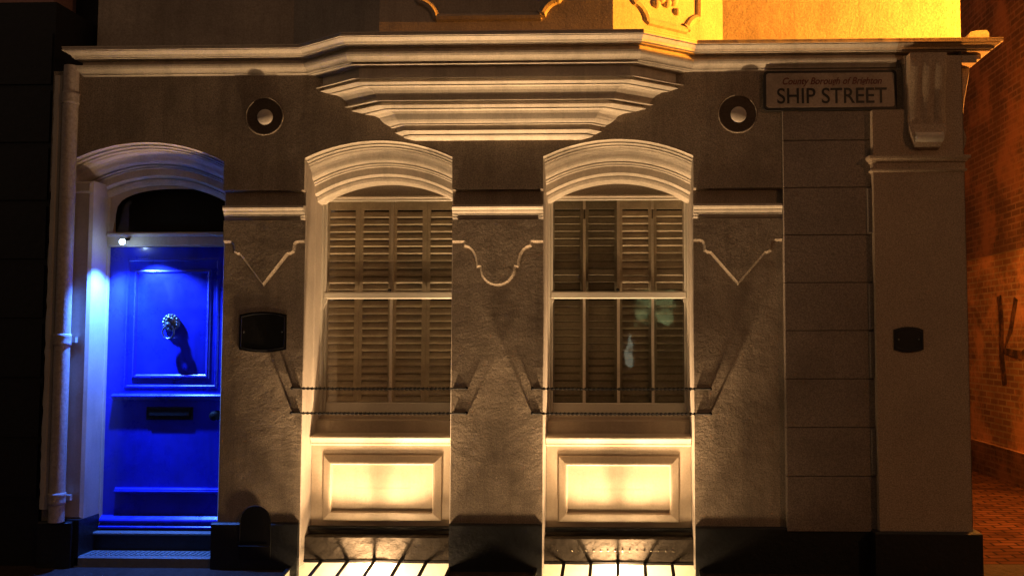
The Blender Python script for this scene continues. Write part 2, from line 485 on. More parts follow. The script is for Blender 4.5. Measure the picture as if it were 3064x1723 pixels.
def apron(a, b, half, tip=None, rr=None):
    c = (a + b) / 2
    L = [(a + dx, z) for dx, z in half]
    Rr = [(b - dx, z) for dx, z in half][::-1]
    if tip: mid = [(c, tip)]
    else:
        r0 = c - L[-1][0]
        mid = [(c - r0 * math.cos(t), 2.222 - r0 * 1.03 * math.sin(t)) for t in [math.pi * k / 14 for k in range(1, 14)]]
    low = L + mid + Rr
    up = 0.022; off = 0.018
    m = MB()
    poly = low + [(b, 2.583), (a, 2.583)]
    m.add([(x, -up, z) for x, z in poly], [tuple(range(len(poly)))])
    # chamfer: outward normals of the lower boundary (pointing away from the panel: down)
    outer = []
    for i, (x, z) in enumerate(low):
        d0 = Vector(low[i]) - Vector(low[i - 1]) if i else Vector(low[1]) - Vector(low[0])
        d1 = Vector(low[i + 1]) - Vector(low[i]) if i < len(low) - 1 else d0
        n0 = Vector((d0.y, -d0.x)).normalized(); n1 = Vector((d1.y, -d1.x)).normalized()
        n = (n0 + n1); n.normalize(); n = n / max(n.dot(n0), 0.5)
        outer.append((x + n.x * off, z + n.y * off))
    outer[0] = (a, outer[0][1]); outer[-1] = (b, outer[-1][1])
    m.grid([[(x, -up, z) for x, z in low], [(x, 0.001, z) for x, z in outer]])
    m.build('shaped_apron', M['wall'], house)


apron(DX1, WIN[0][0], VHALF, tip=2.108)
apron(WIN[0][1], WIN[1][0], UHALF)
apron(WIN[1][1], 1.20, VHALF, tip=2.108)

# plinth, broken at the openings
PL = 0.045
for a, b, z in ((-4.36, DX0 + 0.13, ZP), (DX1, WIN[0][0], ZP), (WIN[0][1], WIN[1][0], ZP), (WIN[1][1], 2.56, 0.315)):
    m = MB()
    if b > 2:
        m.sweep([(a, 0), (1.85, 0), (1.85, -0.13), (2.515, -0.13), (2.515, 6)],
                [(0.002, z), (PL - 0.012, z), (PL, z - 0.012), (PL, -0.1), (0, -0.1)])
    else:
        e = 0.03 if a > -3.9 else 0
        m.sweep([(a, 0.36), (a, 0), (b, 0), (b, 0.36)] if a > -3.1 and False else [(a - e * (a < -3.0), 0), (b, 0)],
                [(0.002, z), (PL - 0.012, z), (PL, z - 0.012), (PL, -0.1), (0, -0.1)])
    m.build('plinth', M['plinth'], house)

# top cornice, mitred round the canted bay and round the alley corner
BQ, BH, BC = 0.25, 1.05, 0.40
CORN = [(0.0, 3.690), (0.040, 3.692), (0.044, 3.700), (0.050, 3.704), (0.034, 3.7045), (0.034, 3.7085), (0.054, 3.710), (0.056, 3.716), (0.064, 3.727), (0.078, 3.742), (0.084, 3.756), (0.086, 3.770),
        (0.046, 3.772), (0.046, 3.812), (0.082, 3.815), (0.090, 3.822), (0.068, 3.8225), (0.068, 3.8265), (0.098, 3.828), (0.106, 3.842), (0.122, 3.852),
        (0.138, 3.862), (0.118, 3.8625), (0.118, 3.8665), (0.150, 3.868), (0.146, 3.884), (0.150, 3.889), (0.150, 3.897), (-0.05, 3.905)]
path = [(-4.22, 0.5), (-4.22, 0.0), (CX - BH - BC, 0.0), (CX - BH, -BQ), (CX + BH, -BQ), (CX + BH + BC, 0.0), (2.60, 0.0), (2.60, 6.0)]
# straight part right of the corner pier carries a deeper projection over the corbel
m = MB()
m.sweep([(-4.085, 0.3), (-4.085, 0.0), (CX - BH - BC, 0.0), (CX - BH, -BQ), (CX + BH, -BQ), (CX + BH + BC, 0.0), (2.05, 0.0)], CORN)
m.build('cornice', M['trim'], house)
m = MB()
CORN2 = [(0.0, 3.765), (0.068, 3.772)] + [(o, z) for o, z in CORN[8:]]
CORN2 = [(0.0, 3.768), (0.03, 3.772), (0.03, 3.812)] + CORN[13:]
m.sweep([(2.052, -0.0), (2.66, -0.0), (2.66, 6.0)], CORN2)
m.build('cornice_return', M['pier'], house)

# stepped corbelling of the bay
def zc(py, q): return 1.685 + (1014 - py) / 2653 * (6.63 - q) * 1.0145
def hc(q):
    T = [(0.0, 0.595, 0.6), (0.06, 0.64, 0.70), (0.12, 0.70, 0.82), (0.15, 0.74, 0.90), (0.19, 0.84, 1.12), (0.21, 0.88, 1.20),
         (0.25, 0.96, 1.33), (0.285, 1.03, 1.44), (0.36, 1.10, 1.50)]
    for i in range(len(T) - 1):
        if q <= T[i + 1][0]:
            t = (q - T[i][0]) / (T[i + 1][0] - T[i][0])
            return [T[i][k] + t * (T[i + 1][k] - T[i][k]) for k in (1, 2)]
    return T[-1][1:]
LV = [(192, .285), (196, .268), (225, .268), (226, .290), (229, .290), (229.5, .266), (239, .264), (240, .275), (249, .256), (249.3, .235), (252, .235),
      (252.3, .252), (257, .236), (266, .224), (278, .215), (288, .210), (296, .208), (297, .216), (299, .214), (299.5, .190), (310, .194),
      (311, .202), (321, .184), (321.3, .160), (324, .160), (324.3, .180), (330, .166), (338, .158), (348, .154), (356, .150), (363, .141), (370, .128), (371, .132),
      (373, .128), (373.4, .114), (388, .110), (389, .118), (400, .094), (400.3, .070), (403.5, .070), (404, .088), (409, .080), (416, .058), (423, .030), (427, .002)]
rows = []
LV = [(186, .30)] + LV
for py, q in LV:
    z = zc(py, q)
    h, ct = hc(q)
    rows.append([(CX - ct, -0.01, z), (CX - h, -q, z), (CX + h, -q, z), (CX + ct, -0.01, z)])
m = MB(); m.grid(rows)
m.build('bay_corbelling', M['trim'], house)

# pale balls in dark dishes
for cx_, cz_ in ((-2.712, 3.378), (0.875, 3.370)):
    m = MB().disc_lathe((cx_, -0.0405, cz_), [(0.150, 0.0), (0.148, -0.003), (0.140, -0.0045), (0.132, -0.002), (0.112, -0.001), (0.09, -0.0006), (0.0, -0.0006)])
    d = m.build('roundel', M['ring'], house)
    rr_ = [(cx_ + 0.142 * math.cos(2 * math.pi * k / 40), -0.044, cz_ + 0.142 * math.sin(2 * math.pi * k / 40)) for k in range(41)]
    MB().tube(rr_, 0.006, 8, caps=False).build('ring_rim', M['wall'], d)
    MB().ball((cx_ + 0.006, -0.047, cz_ - 0.008), 0.060, 28, 0.5).build('boss', M['jamb'], d)

# quoin strip with horizontal grooves
m = MB()
zt = 3.385
zg = [3.16 - 0.353 * k for k in range(8)]
zs = [zt] + zg + [0.29]
for i in range(len(zs) - 1):
    m.bbox(1.205, 1.852, -0.060, 0.001, zs[i + 1] + 0.0025, zs[i] - 0.0025, 0.004)
m.box(1.21, 1.85, -0.048, 0.0, 0.3, zt - 0.006)
m.build('quoin_strip', M['quoin'], house)
for k in (2, 4, 5, 7):      # blocks bonded out of the pier into the strip
    MB().bbox(1.818, 1.853, -0.078, -0.05, zs[k + 1] + 0.01, zs[k] - 0.01, 0.006).build('bonding_block', M['quoin'], house)

# corner pier, its capital and the block above
m = MB()
m.sweep([(1.852, 0.0), (1.852, -0.125), (XR, -0.125), (XR, 6)], [(-0.03, 0.29), (0, 0.29), (0, 2.915), (0.0, 3.37), (-0.03, 3.37)], caps=False)
m.box(1.853, XR, -0.124, 0, 3.30, 3.3701)
m.box(2.10, XR - 0.001, -0.1245, 0, 3.37, 3.77)
m.box(1.852, 2.11, -0.043, 0, 3.36, 3.705)
m.build('corner_pier', M['pier'], house)
CAP = [(0.0, 2.905), (0.016, 2.915), (0.018, 2.925), (0.006, 2.932), (0.006, 2.975), (0.016, 2.982), (0.022, 2.995), (0.034, 3.002), (0.038, 3.018), (0.038, 3.026), (0.0, 3.034)]
MB().sweep([(1.852, 0.0), (1.852, -0.125), (XR, -0.125), (XR, 1.2)], CAP).build('capital', M['pier'], house)
m = MB(); m.box(2.095, 2.62, -0.126, 0.0, 3.715, 3.772)
m.build('frieze_block', M['pier'], house)


def corbel(x0, x1, base, side=False):
    """scrolled bracket: S profile in depth, reeded front"""
    prof = [(3.765, .17), (3.72, .175), (3.66, .165), (3.60, .145), (3.54, .122), (3.48, .100), (3.42, .082), (3.36, .072), (3.30, .070), (3.25, .078),
            (3.215, .100), (3.185, .118), (3.150, .122), (3.115, .108), (3.090, .08), (3.075, .045), (3.065, 0.0)]
    m = MB(); n = 16; rows = []
    for z, p in prof:
        reed = 1.0 if 3.28 < z < 3.68 else 0.25
        taper = 0.0 if z > 3.2 else (3.2 - z) * 0.35 + 0.0
        p *= 0.55
        row = [(x0 + taper, 0.0)]
        for k in range(n + 1):
            u = k / n
            row.append((x0 + taper + (x1 - x0 - 2 * taper) * u, -p - (0.016 * reed * abs(math.sin(3 * math.pi * u)) if p > 0 else 0)))
        row.append((x1 - taper, 0.0))
        rows.append([(a, base + b, z) if not side else (base - b, a, z) for a, b in row])
    m.grid(rows)
    return m


cb = corbel(2.105, 2.37, -0.124).build('corbel', M['pier'], house)
m = MB()
m.tube([(2.145, -0.185, 3.150), (2.335, -0.185, 3.150)], 0.036, 16)
for xx in (2.145, 2.335):
    m.tube([(xx, -0.185 + (0.040 - 0.0013 * k) * math.cos(k * 0.42), 3.150 + (0.040 - 0.0013 * k) * math.sin(k * 0.42)) for k in range(26)], 0.006, 8)
m.build('scroll', M['trim'], cb)
m = MB()
for k, dx in enumerate((-0.07, 0.0, 0.07)):
    m.tube([(2.24 + dx, -0.165, 3.60), (2.24 + dx, -0.170, 3.50), (2.24 + dx * 0.9, -0.165, 3.40)], [0.004, 0.014, 0.004], 10)
m.build('reeding', M['trim'], cb)
corbel(-0.02, 0.24, XR, side=True).build('corbel', M['pier'], house)

# rainwater pipe at the left end
m = MB()
px_ = -4.205
m.tube([(px_, -0.065, 0.33), (px_, -0.065, 3.77)], 0.053, 20)
for z in (0.5, 1.68, 3.52):
    m.tube([(px_, -0.065, z - 0.045), (px_, -0.065, z - 0.04), (px_, -0.065, z - 0.02), (px_, -0.065, z + 0.02), (px_, -0.065, z + 0.04), (px_, -0.065, z + 0.045)], [.054, .061, .058, .058, .062, .054], 20)
dp = m.build('downpipe', M['pipe'], house)
for z in (0.5, 1.68, 3.52):
    MB().box(px_ - 0.075, px_ + 0.075, -0.03, 0.0, z - 0.02, z + 0.02).build('pipe_bracket', M['pipe'], dp)
# ragged end strip of the render beside the neighbour
m = MB(); rows = []
for k in range(60):
    z = 0.42 + (3.70 - 0.42) * k / 59
    e = random.uniform(-0.006, 0.006)
    rows.append([(-4.362 + e, 0.02, z), (-4.356 + e, -0.035, z), (-4.335, -0.062, z), (-4.300, -0.072, z), (-4.278, -0.060, z), (-4.262, -0.03, z), (-4.258, 0.0, z)])
m.grid(rows).build('edge_strip', M['jamb'], house)

# lower jamb pilaster at the left of the door
m = MB(); m.bbox(DX0 - 0.0, -4.065, 0.02, 0.24, 0.33, 2.83, 0.02)
m.bbox(DX0, -4.058, 0.005, 0.20, 2.80, 2.90, 0.02)
m.build('door_jamb', M['jamb'], house)
m = MB(); m.box(DX0, -4.060, -0.02, 0.25, 0, 0.335)
m.build('plinth', M['plinth'], house)

# ------------------------------------------------------------------ windows
def window(a, b, idx):
    c = (a + b) / 2
    zb, zt_, zm = 1.10, 2.815, 2.03
    # outer frame + tympanum board above
    f = MB()
    f.bbox(a + 0.008, a + 0.024, 0.33, 0.46, zb - 0.03, 2.90, 0.004)
    f.bbox(b - 0.024, b - 0.008, 0.33, 0.46, zb - 0.03, 2.90, 0.004)
    f.bbox(a + 0.02, b - 0.02, 0.425, 0.46, zb - 0.03, zb - 0.002, 0.004)
    f.bbox(a + 0.02, b - 0.02, 0.36, 0.46, 2.807, 2.86, 0.004)
    win = f.build('window', M['frame'], house)
    X = [a + (b - a) * k / NA for k in range(NA + 1)]
    t = MB()
    t.grid([[(x, 0.345, 2.818) for x in X], [(x, 0.345, max(2.8181, arcz(c, x, 2.912))) for x in X]])
    t.add([(a, 0.345, 2.818), (b, 0.345, 2.818), (b, 0.42, 2.806), (a, 0.42, 2.806)], [(0, 1, 2, 3)])
    t.build('tympanum', M['tymp'], win)
    l = MB(); l.bbox(a + 0.024, b - 0.024, 0.335, 0.36, 2.806, 2.822, 0.004)
    l.build('head_bead', M['trim'], win)
    # sashes: upper in front, lower behind
    for nm, y, z0, z1 in (('upper_sash', 0.362, zm, 2.806), ('lower_sash', 0.386, zb, zm - 0.004)):
        s = MB()
        st = 0.020
        s.bbox(a + 0.024, a + 0.024 + st, y, y + 0.021, z0, z1, 0.004)
        s.bbox(b - 0.024 - st, b - 0.024, y, y + 0.021, z0, z1, 0.004)
        if nm == 'upper_sash':
            s.bbox(a + 0.024, b - 0.024, y - 0.003, y + 0.021, z0 - 0.026, z0 + 0.030, 0.008)
            s.bbox(a + 0.024 + st, b - 0.024 - st, y, y + 0.02, z1 - 0.02, z1, 0.003)
        else:
            s.bbox(a + 0.024 + st, b - 0.024 - st, y, y + 0.021, z0, z0 + 0.085, 0.008)
        so = s.build(nm, M['frame'], win)
        if nm == 'upper_sash':
            # sash horns
            for xx, sg in ((a + 0.024, 1), (b - 0.024, -1)):
                h = MB(); h.prism([(xx, zm - 0.026), (xx + sg * 0.03, zm - 0.026), (xx + sg * 0.028, zm - 0.05), (xx + sg * 0.012, zm - 0.07), (xx, zm - 0.105)], y, y + 0.02)
                h.build('sash_horn', M['frame'], win)
            MB().ball((c - 0.005, y - 0.012, zm + 0.042), 0.014, 12).build('sash_catch', M['iron'], win)
        p = MB(); zz0, zz1 = (z0 + 0.03, z1 - 0.01) if nm == 'upper_sash' else (z0 + 0.08, z1 - 0.02)
        p.box(a + 0.06, b - 0.06, y + 0.010, y + 0.013, zz0, zz1)
        p.build('pane', M['glass'], win)
    # four louvred shutter leaves indoors
    ys = 0.414
    x0, x1 = a + 0.02, b - 0.02
    wl = (x1 - x0) / 4
    for tier, (z0, z1, topr) in enumerate(((2.046, 2.808, 0.085), (1.13, 2.036, 0.03))):
        for k in range(4):
            s = MB()
            xa, xb = x0 + k * wl + 0.003, x0 + (k + 1) * wl - 0.003
            st = 0.030
            s.box(xa, xa + st, ys, ys + 0.026, z0, z1)
            s.box(xb - st, xb, ys, ys + 0.026, z0, z1)
            s.box(xa + st, xb - st, ys, ys + 0.026, z1 - topr, z1)
            s.box(xa + st, xb - st, ys, ys + 0.026, z0, z0 + 0.02)
            zz = z1 - topr - 0.012
            tilt = 0.024 if idx == 0 else (0.020 if k == 2 else 0.014 if k == 3 else 0.006)
            while zz > z0 + 0.04:
                # a closed-ish slat: leans outwards at its foot so its lower edge catches light from below
                xs_, xe_ = xa + st, xb - st
                yb = ys + 0.022 - tilt
                prof = [(ys + 0.022, zz), (yb + 0.003, zz - 0.030), (yb, zz - 0.043), (yb + 0.001, zz - 0.044), (yb + 0.013, zz - 0.056)]
                s.grid([[(xs_, y_, z_), (xe_, y_, z_)] for y_, z_ in prof])
                zz -= 0.0585
            s.box(xa + st, xb - st, ys + 0.014, ys + 0.026, z0 + 0.0205, zz + 0.003)
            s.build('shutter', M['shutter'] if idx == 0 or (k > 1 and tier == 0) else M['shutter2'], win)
    # meeting beads between the leaves
    for k in ((2,) if idx == 0 else (1, 2, 3)):
        xx = x0 + k * wl
        dpth = 0.022
        for z0, z1 in ((2.046, 2.64), (2.72, 2.806), (1.15, 2.036)) if k != 2 else ((2.046, 2.806), (1.15, 2.036)):
            m = MB(); m.prism([(xx - 0.011, z0), (xx + 0.011, z0), (xx + 0.011, z1), (xx - 0.011, z1)], ys - dpth, ys + 0.001)
            m.build('shutter_bead', M['trim'], win)
    if idx == 0:
        for k in (1, 3):
            xx = x0 + k * wl
            MB().box(xx - 0.006, xx + 0.006, ys - 0.006, ys + 0.001, 1.2, 2.80).build('shutter_bead', M['shutter'], win)
    # dim room behind
    MB().box(a + 0.02, b - 0.02, 0.62, 0.66, 0.6, 3.0).build('room_back', M['room'], win)
    # sill, fascia and panelled apron below
    s = MB()
    SILL = [(-0.43, 1.108), (-0.35, 1.100), (-0.335, 1.082), (-0.335, 1.060), (-0.27, 1.052), (-0.27, 0.960), (-0.18, 0.951), (-0.158, 0.946), (-0.155, 0.934),
            (-0.158, 0.926), (-0.168, 0.914), (-0.176, 0.900), (-0.180, 0.892), (-0.180, 0.884), (-0.182, 0.878), (-0.2, 0.870), (-0.2, 0.10)]
    s.sweep([(a + 0.012, 0), (b - 0.012, 0)], SILL, caps=False)
    s.build('sill', M['apron'], win)
    pa, pb, z0, z1 = a + 0.105, b - 0.105, 0.30, 0.795
    p = MB()
    PR = [(0.0, 0.2005), (0.003, 0.190), (0.050, 0.172), (0.062, 0.170), (0.068, 0.176), (0.072, 0.199)]
    rows = []
    for d, y in PR:
        rows.append([(pa + d, y, z0 + d), (pb - d, y, z0 + d), (pb - d, y, z1 - d), (pa + d, y, z1 - d)])
    p.grid(rows, close=True)
    q = MB(); d = 0.078
    # raised moulding, sunk field with splayed edges
    p.build('panel_moulding', M['apron'], win)
    rows = [[(pa + dd, yy, z0 + dd), (pb - dd, yy, z0 + dd), (pb - dd, yy, z1 - dd), (pa + dd, yy, z1 - dd)] for dd, yy in ((0.071, 0.1985), (0.12, 0.1985), (0.5 * (z1 - z0) - 0.001, 0.1985))]
    q.grid(rows, close=True)
    q.build('apron_panel', M['apron'], win)
    # rough slab under the panel
    sl = MB(); n = 24; rows = []
    for zi, (zz, yy) in enumerate(((0.01, 0.080), (0.05, 0.081), (0.10, 0.084), (0.15, 0.086), (0.195, 0.088), (0.205, 0.096), (0.205, 0.21))):
        rows.append([(a + 0.006 + (b - a - 0.012) * k / n, yy + (random.uniform(-.004, .004) if zi < 5 else 0), zz + (random.uniform(-.0015, .0015) if zi == 5 else 0)) for k in range(n + 1)])
    sl.grid(rows).build('threshold_slab', M['slab'], win)
    m = MB(); m.box(a + 0.01, b - 0.01, 0.15, 0.195, 0.235, 0.262)
    m.build('base_bead', M['plinth'], win)
    if idx == 1:
        for k in range(17):  # small shiny balls added to stand in for a row of reflected glints
            if k == 1: continue
            MB().ball((-0.478 + 0.0537 * k, 0.082, 0.112), 0.0065, 8).build('glint_bead', M['glint'], win)
    # two twisted guard rods on flat end plates
    ends = (0.066, 0.118) if idx == 0 else (0.075, 0.115)
    for zz in (1.320, 1.137):
        m = MB(); L0, L1 = a - ends[0], b + ends[1]
        n = int((L1 - L0) / 0.006); rows = []
        for k in range(n + 1):
            x = L0 + (L1 - L0) * k / n
            tw = 2 * math.pi * x / 0.062 if a - 0.005 < x < b + 0.005 else 0
            sag = -0.004 * math.sin(math.pi * k / n)
            rows.append([(x, -0.036 + 0.012 * math.cos(tw + t) * (1 if t % math.pi < 0.1 else 0.55), zz + sag + 0.012 * math.sin(tw + t) * (1 if t % math.pi < 0.1 else 0.55))
                         for t in (0, math.pi / 2, math.pi, 3 * math.pi / 2)])
        m.grid(rows, close=True)
        r = m.build('guard_rod', M['iron'], win)
        for xa, xb, xe in ((a - ends[0], a - 0.012, L0), (b + 0.012, b + ends[1], L1)):
            pl = MB(); pl.box(xa, xb, -0.009, 0.0, zz - 0.006, zz - 0.002); pl.ball((xe, -0.032, zz), 0.013, 12)
            pl.tube([(xe, -0.036, zz), (xe, 0.0, zz)], 0.008, 8)
            pl.build('guard_bracket', M['iron'], win)
    return win


for i, (a, b) in enumerate(WIN): window(a, b, i)

# ------------------------------------------------------------------ front door
YD = 0.27
LX0, LX1 = -4.055, -3.035
d = MB()
d.box(LX0, LX1, YD, YD + 0.05, 0.21, 2.412)
door = d.build('door', M['door'], house)


def frame_ring(x0, x1, z0, z1, prof, name, m_, par):
    m = MB()
    m.grid([[(x0 + dd, y, z0 + dd), (x1 - dd, y, z0 + dd), (x1 - dd, y, z1 - dd), (x0 + dd, y, z1 - dd)] for dd, y in prof], close=True)
    return m.build(name, m_, par)


RP = [(0.0, YD + 0.0005), (0.006, YD - 0.007), (0.016, YD - 0.010), (0.026, YD - 0.006), (0.034, YD + 0.0005)]
frame_ring(-3.915, -3.17, 1.30, 2.325, [(0, YD - 0.0005), (0.008, YD - 0.005), (0.018, YD - 0.005), (0.024, YD - 0.0005)], 'panel_beading', M['door'], door)
frame_ring(-3.855, -3.235, 1.375, 2.235, RP, 'panel_beading', M['door'], door)
MB().sweep([(LX0 + 0.06, YD), (LX1 - 0.005, YD)], [(0, 1.262), (0.026, 1.254), (0.034, 1.244), (0.034, 1.236), (0.020, 1.226), (0.012, 1.214), (0, 1.208)]).build('lock_rail_moulding', M['door'], door)
MB().sweep([(LX0 + 0.10, YD), (LX1 - 0.02, YD)], [(0, 0.530), (0.014, 0.526), (0.020, 0.518), (0.020, 0.510), (0.030, 0.506), (0.030, 0.496), (0.0, 0.484)]).build('lower_rail_moulding', M['door'], door)
MB().sweep([(LX0, YD), (LX1, YD)], [(0, 0.318), (0.012, 0.314), (0.040, 0.292), (0.046, 0.282), (0.046, 0.272), (0.030, 0.262), (0.03, 0.254), (0.052, 0.236), (0.052, 0.225), (0.0, 0.222)]).build('weatherboard', M['door'], door)
# letter plate
m = MB(); m.bbox(-3.725, -3.355, YD - 0.012, YD + 0.001, 1.055, 1.155, 0.006)
lp = m.build('letterbox', M['iron'], door)
MB().bbox(-3.70, -3.38, YD - 0.018, YD - 0.0125, 1.085, 1.150, 0.004).build('letter_flap', M['iron'], lp)
# knob
m = MB(); m.disc_lathe((-3.163, YD, 1.09), [(0.0, -0.082), (0.02, -0.081), (0.034, -0.070), (0.038, -0.055), (0.030, -0.038), (0.016, -0.028), (0.014, -0.01), (0.036, -0.006), (0.038, 0.0)], 24)
m.build('door_knob', M['iron'], door)
# lion mask knocker
KX, KZ = -3.545, 1.775
m = MB()
m.disc_lathe((KX, YD, KZ + 0.04), [(0.0, -0.048), (0.018, -0.046), (0.034, -0.036), (0.048, -0.026), (0.062, -0.016), (0.068, 0.0)], 24)
for k in range(14):                       # mane locks
    t = 2 * math.pi * k / 14
    m.ball((KX + 0.055 * math.cos(t), YD - 0.018, KZ + 0.04 + 0.055 * math.sin(t)), 0.016, 8)
m.ball((KX, YD - 0.055, KZ + 0.022), 0.022, 12)       # muzzle
m.ball((KX - 0.018, YD - 0.045, KZ + 0.055), 0.010, 8); m.ball((KX + 0.018, YD - 0.045, KZ + 0.055), 0.010, 8)
m.ball((KX, YD - 0.046, KZ + 0.075), 0.018, 8)
kn = m.build('knocker', M['brass'], door)
m = MB()
ring = []
for k in range(25):
    t = math.pi * (0.12 + 0.0) + (math.pi * 1.76) * k / 24 + math.pi * 0.0
    ring.append((KX + 0.045 * math.sin(t + math.pi * 0.0) * 1.0, YD - 0.052, KZ - 0.035 + 0.052 * math.cos(t)))
m.tube(ring, 0.0075, 10)
m.build('knocker_ring', M['brass'], kn)
# frame, transom and fanlight
fr = MB()
fr.bbox(-4.075, LX0, 0.235, 0.33, 0.21, 2.80, 0.006)
fr.bbox(LX1, DX1 + 0.012, 0.235, 0.33, 0.21, 2.80, 0.006)
df = fr.build('door_frame', M['jamb'], house)
MB().sweep([(-4.06, 0.235), (LX1, 0.235)], [(-0.06, 2.414), (0.0, 2.414), (0.004, 2.43), (0.004, 2.492), (0.018, 2.50), (0.022, 2.515), (0.0, 2.528), (-0.06, 2.53)]).build('transom', M['jamb'], df)
X = [DX0 + (DX1 - DX0) * k / NA for k in range(NA + 1)]
FX0, FX1 = -4.0, -3.05
m = MB()
def fz(x):
    x = min(max(x, FX0), FX1)
    u = (x - (FX0 + FX1) / 2) / ((FX1 - FX0) / 2)
    return 2.72 + 0.155 * math.sqrt(max(0, 1 - abs(u) ** 2.2))
m.grid([[(x, 0.25, fz(x) if FX0 <= x <= FX1 else 2.53) for x in X], [(x, 0.25, max(arcz(-3.626, x, 2.935), 2.72)) for x in X]])
m.build('fanlight_surround', M['jamb'], df)
m = MB(); m.box(-4.02, -3.03, 0.285, 0.29, 2.53, 2.90); m.build('fanlight_pane', M['glass'], df)
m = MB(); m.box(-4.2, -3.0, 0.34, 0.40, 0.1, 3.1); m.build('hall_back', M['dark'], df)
# steps
m = MB(); m.bbox(-4.09, DX1 + 0.01, 0.20, 0.34, 0.12, 0.206, 0.01)
m.bbox(-4.09, DX1 + 0.01, 0.16, 0.34, 0.185, 0.2075, 0.008)
st = m.build('door_sill', M['step'], house)
m = MB(); m.bbox(-4.10, DX1 - 0.005, -0.02, 0.34, -0.04, 0.068, 0.012); stp = m.build('doorstep', M['step'], house)
for k in range(26):
    x = -4.03 + k * 0.0385
    MB().box(x, x + 0.018, 0.01, 0.14, 0.0682, 0.0735).build('mat_rib', M['step'], stp)
MB().box(-4.09, DX1, 0.19, 0.30, 0.05, 0.185).build('riser', M['plinth'], house)

# arched boot scraper niche in the pier beside the door
def niche(xc, zt_, hw, z0, y, name, rim=True):
    pts = [(xc - hw, z0)] + [(xc - hw * math.cos(t), zt_ - hw + hw * math.sin(t)) for t in [math.pi * k / 16 for k in range(17)]] + [(xc + hw, z0)]
    m = MB(); m.prism(pts, y - 0.004, y + 0.0005)
    o = m.build(name, M['dark'], house)
    if rim:
        r = MB()
        r.tube([(x, y - 0.003, z) for x, z in pts], 0.003, 8)
        r.build('niche_rim', M['dark'], o)
        r = MB(); r.tube([(xc - hw, y - 0.02, z0 + 0.10), (xc + hw, y - 0.02, z0 + 0.10)], 0.006, 8)
        r.build('scraper_bar', M['iron'], o)
    return o


niche(-2.712, 0.452, 0.115, 0.06, -0.047, 'boot_scraper_niche')
niche(1.655, 0.545, 0.085, 0.318, -0.037, 'arched_patch', rim=False)  # flat dark arched patch at the foot of the quoin strip

# ------------------------------------------------------------------ blue lamp over the door
bl = empty('door_light', 'small bright blue lamp at the top left corner of the blue door', 'lamp')
m = MB(); m.tube([(-3.885, 0.238, 2.475), (-3.875, 0.125, 2.455), (-3.87, 0.11, 2.45)], [0.009, 0.012, 0.024], 14); m.build('lamp_body', M['iron'], bl)
m = MB(); m.ball((-3.868, 0.105, 2.438), 0.021, 16); m.build('lamp_lens', M['bluelens'], bl)
for nm, P, ang, bl_, tgt in (('blue_beam', P_BLUE, 70, 0.7, (-3.36, 0.262, 1.60)), ('blue_spill', P_BLUE * 2.2, 84, 1.0, (-4.10, 0.14, 0.6))):
    L = bpy.data.lights.new(nm, 'SPOT'); L.energy = P; L.color = (0.10, 0.27, 1.0) if ang < 80 else (0.05, 0.19, 1.0)
    L.spot_size = R(ang); L.spot_blend = bl_; L.shadow_soft_size = 0.012
    lo = bpy.data.objects.new(nm, L); COL.objects.link(lo); lo.parent = bl
    lo.location = (-3.86, 0.085, 2.41)
    lo.rotation_euler = (Vector(tgt) - Vector(lo.location)).to_track_quat('-Z', 'Y').to_euler()

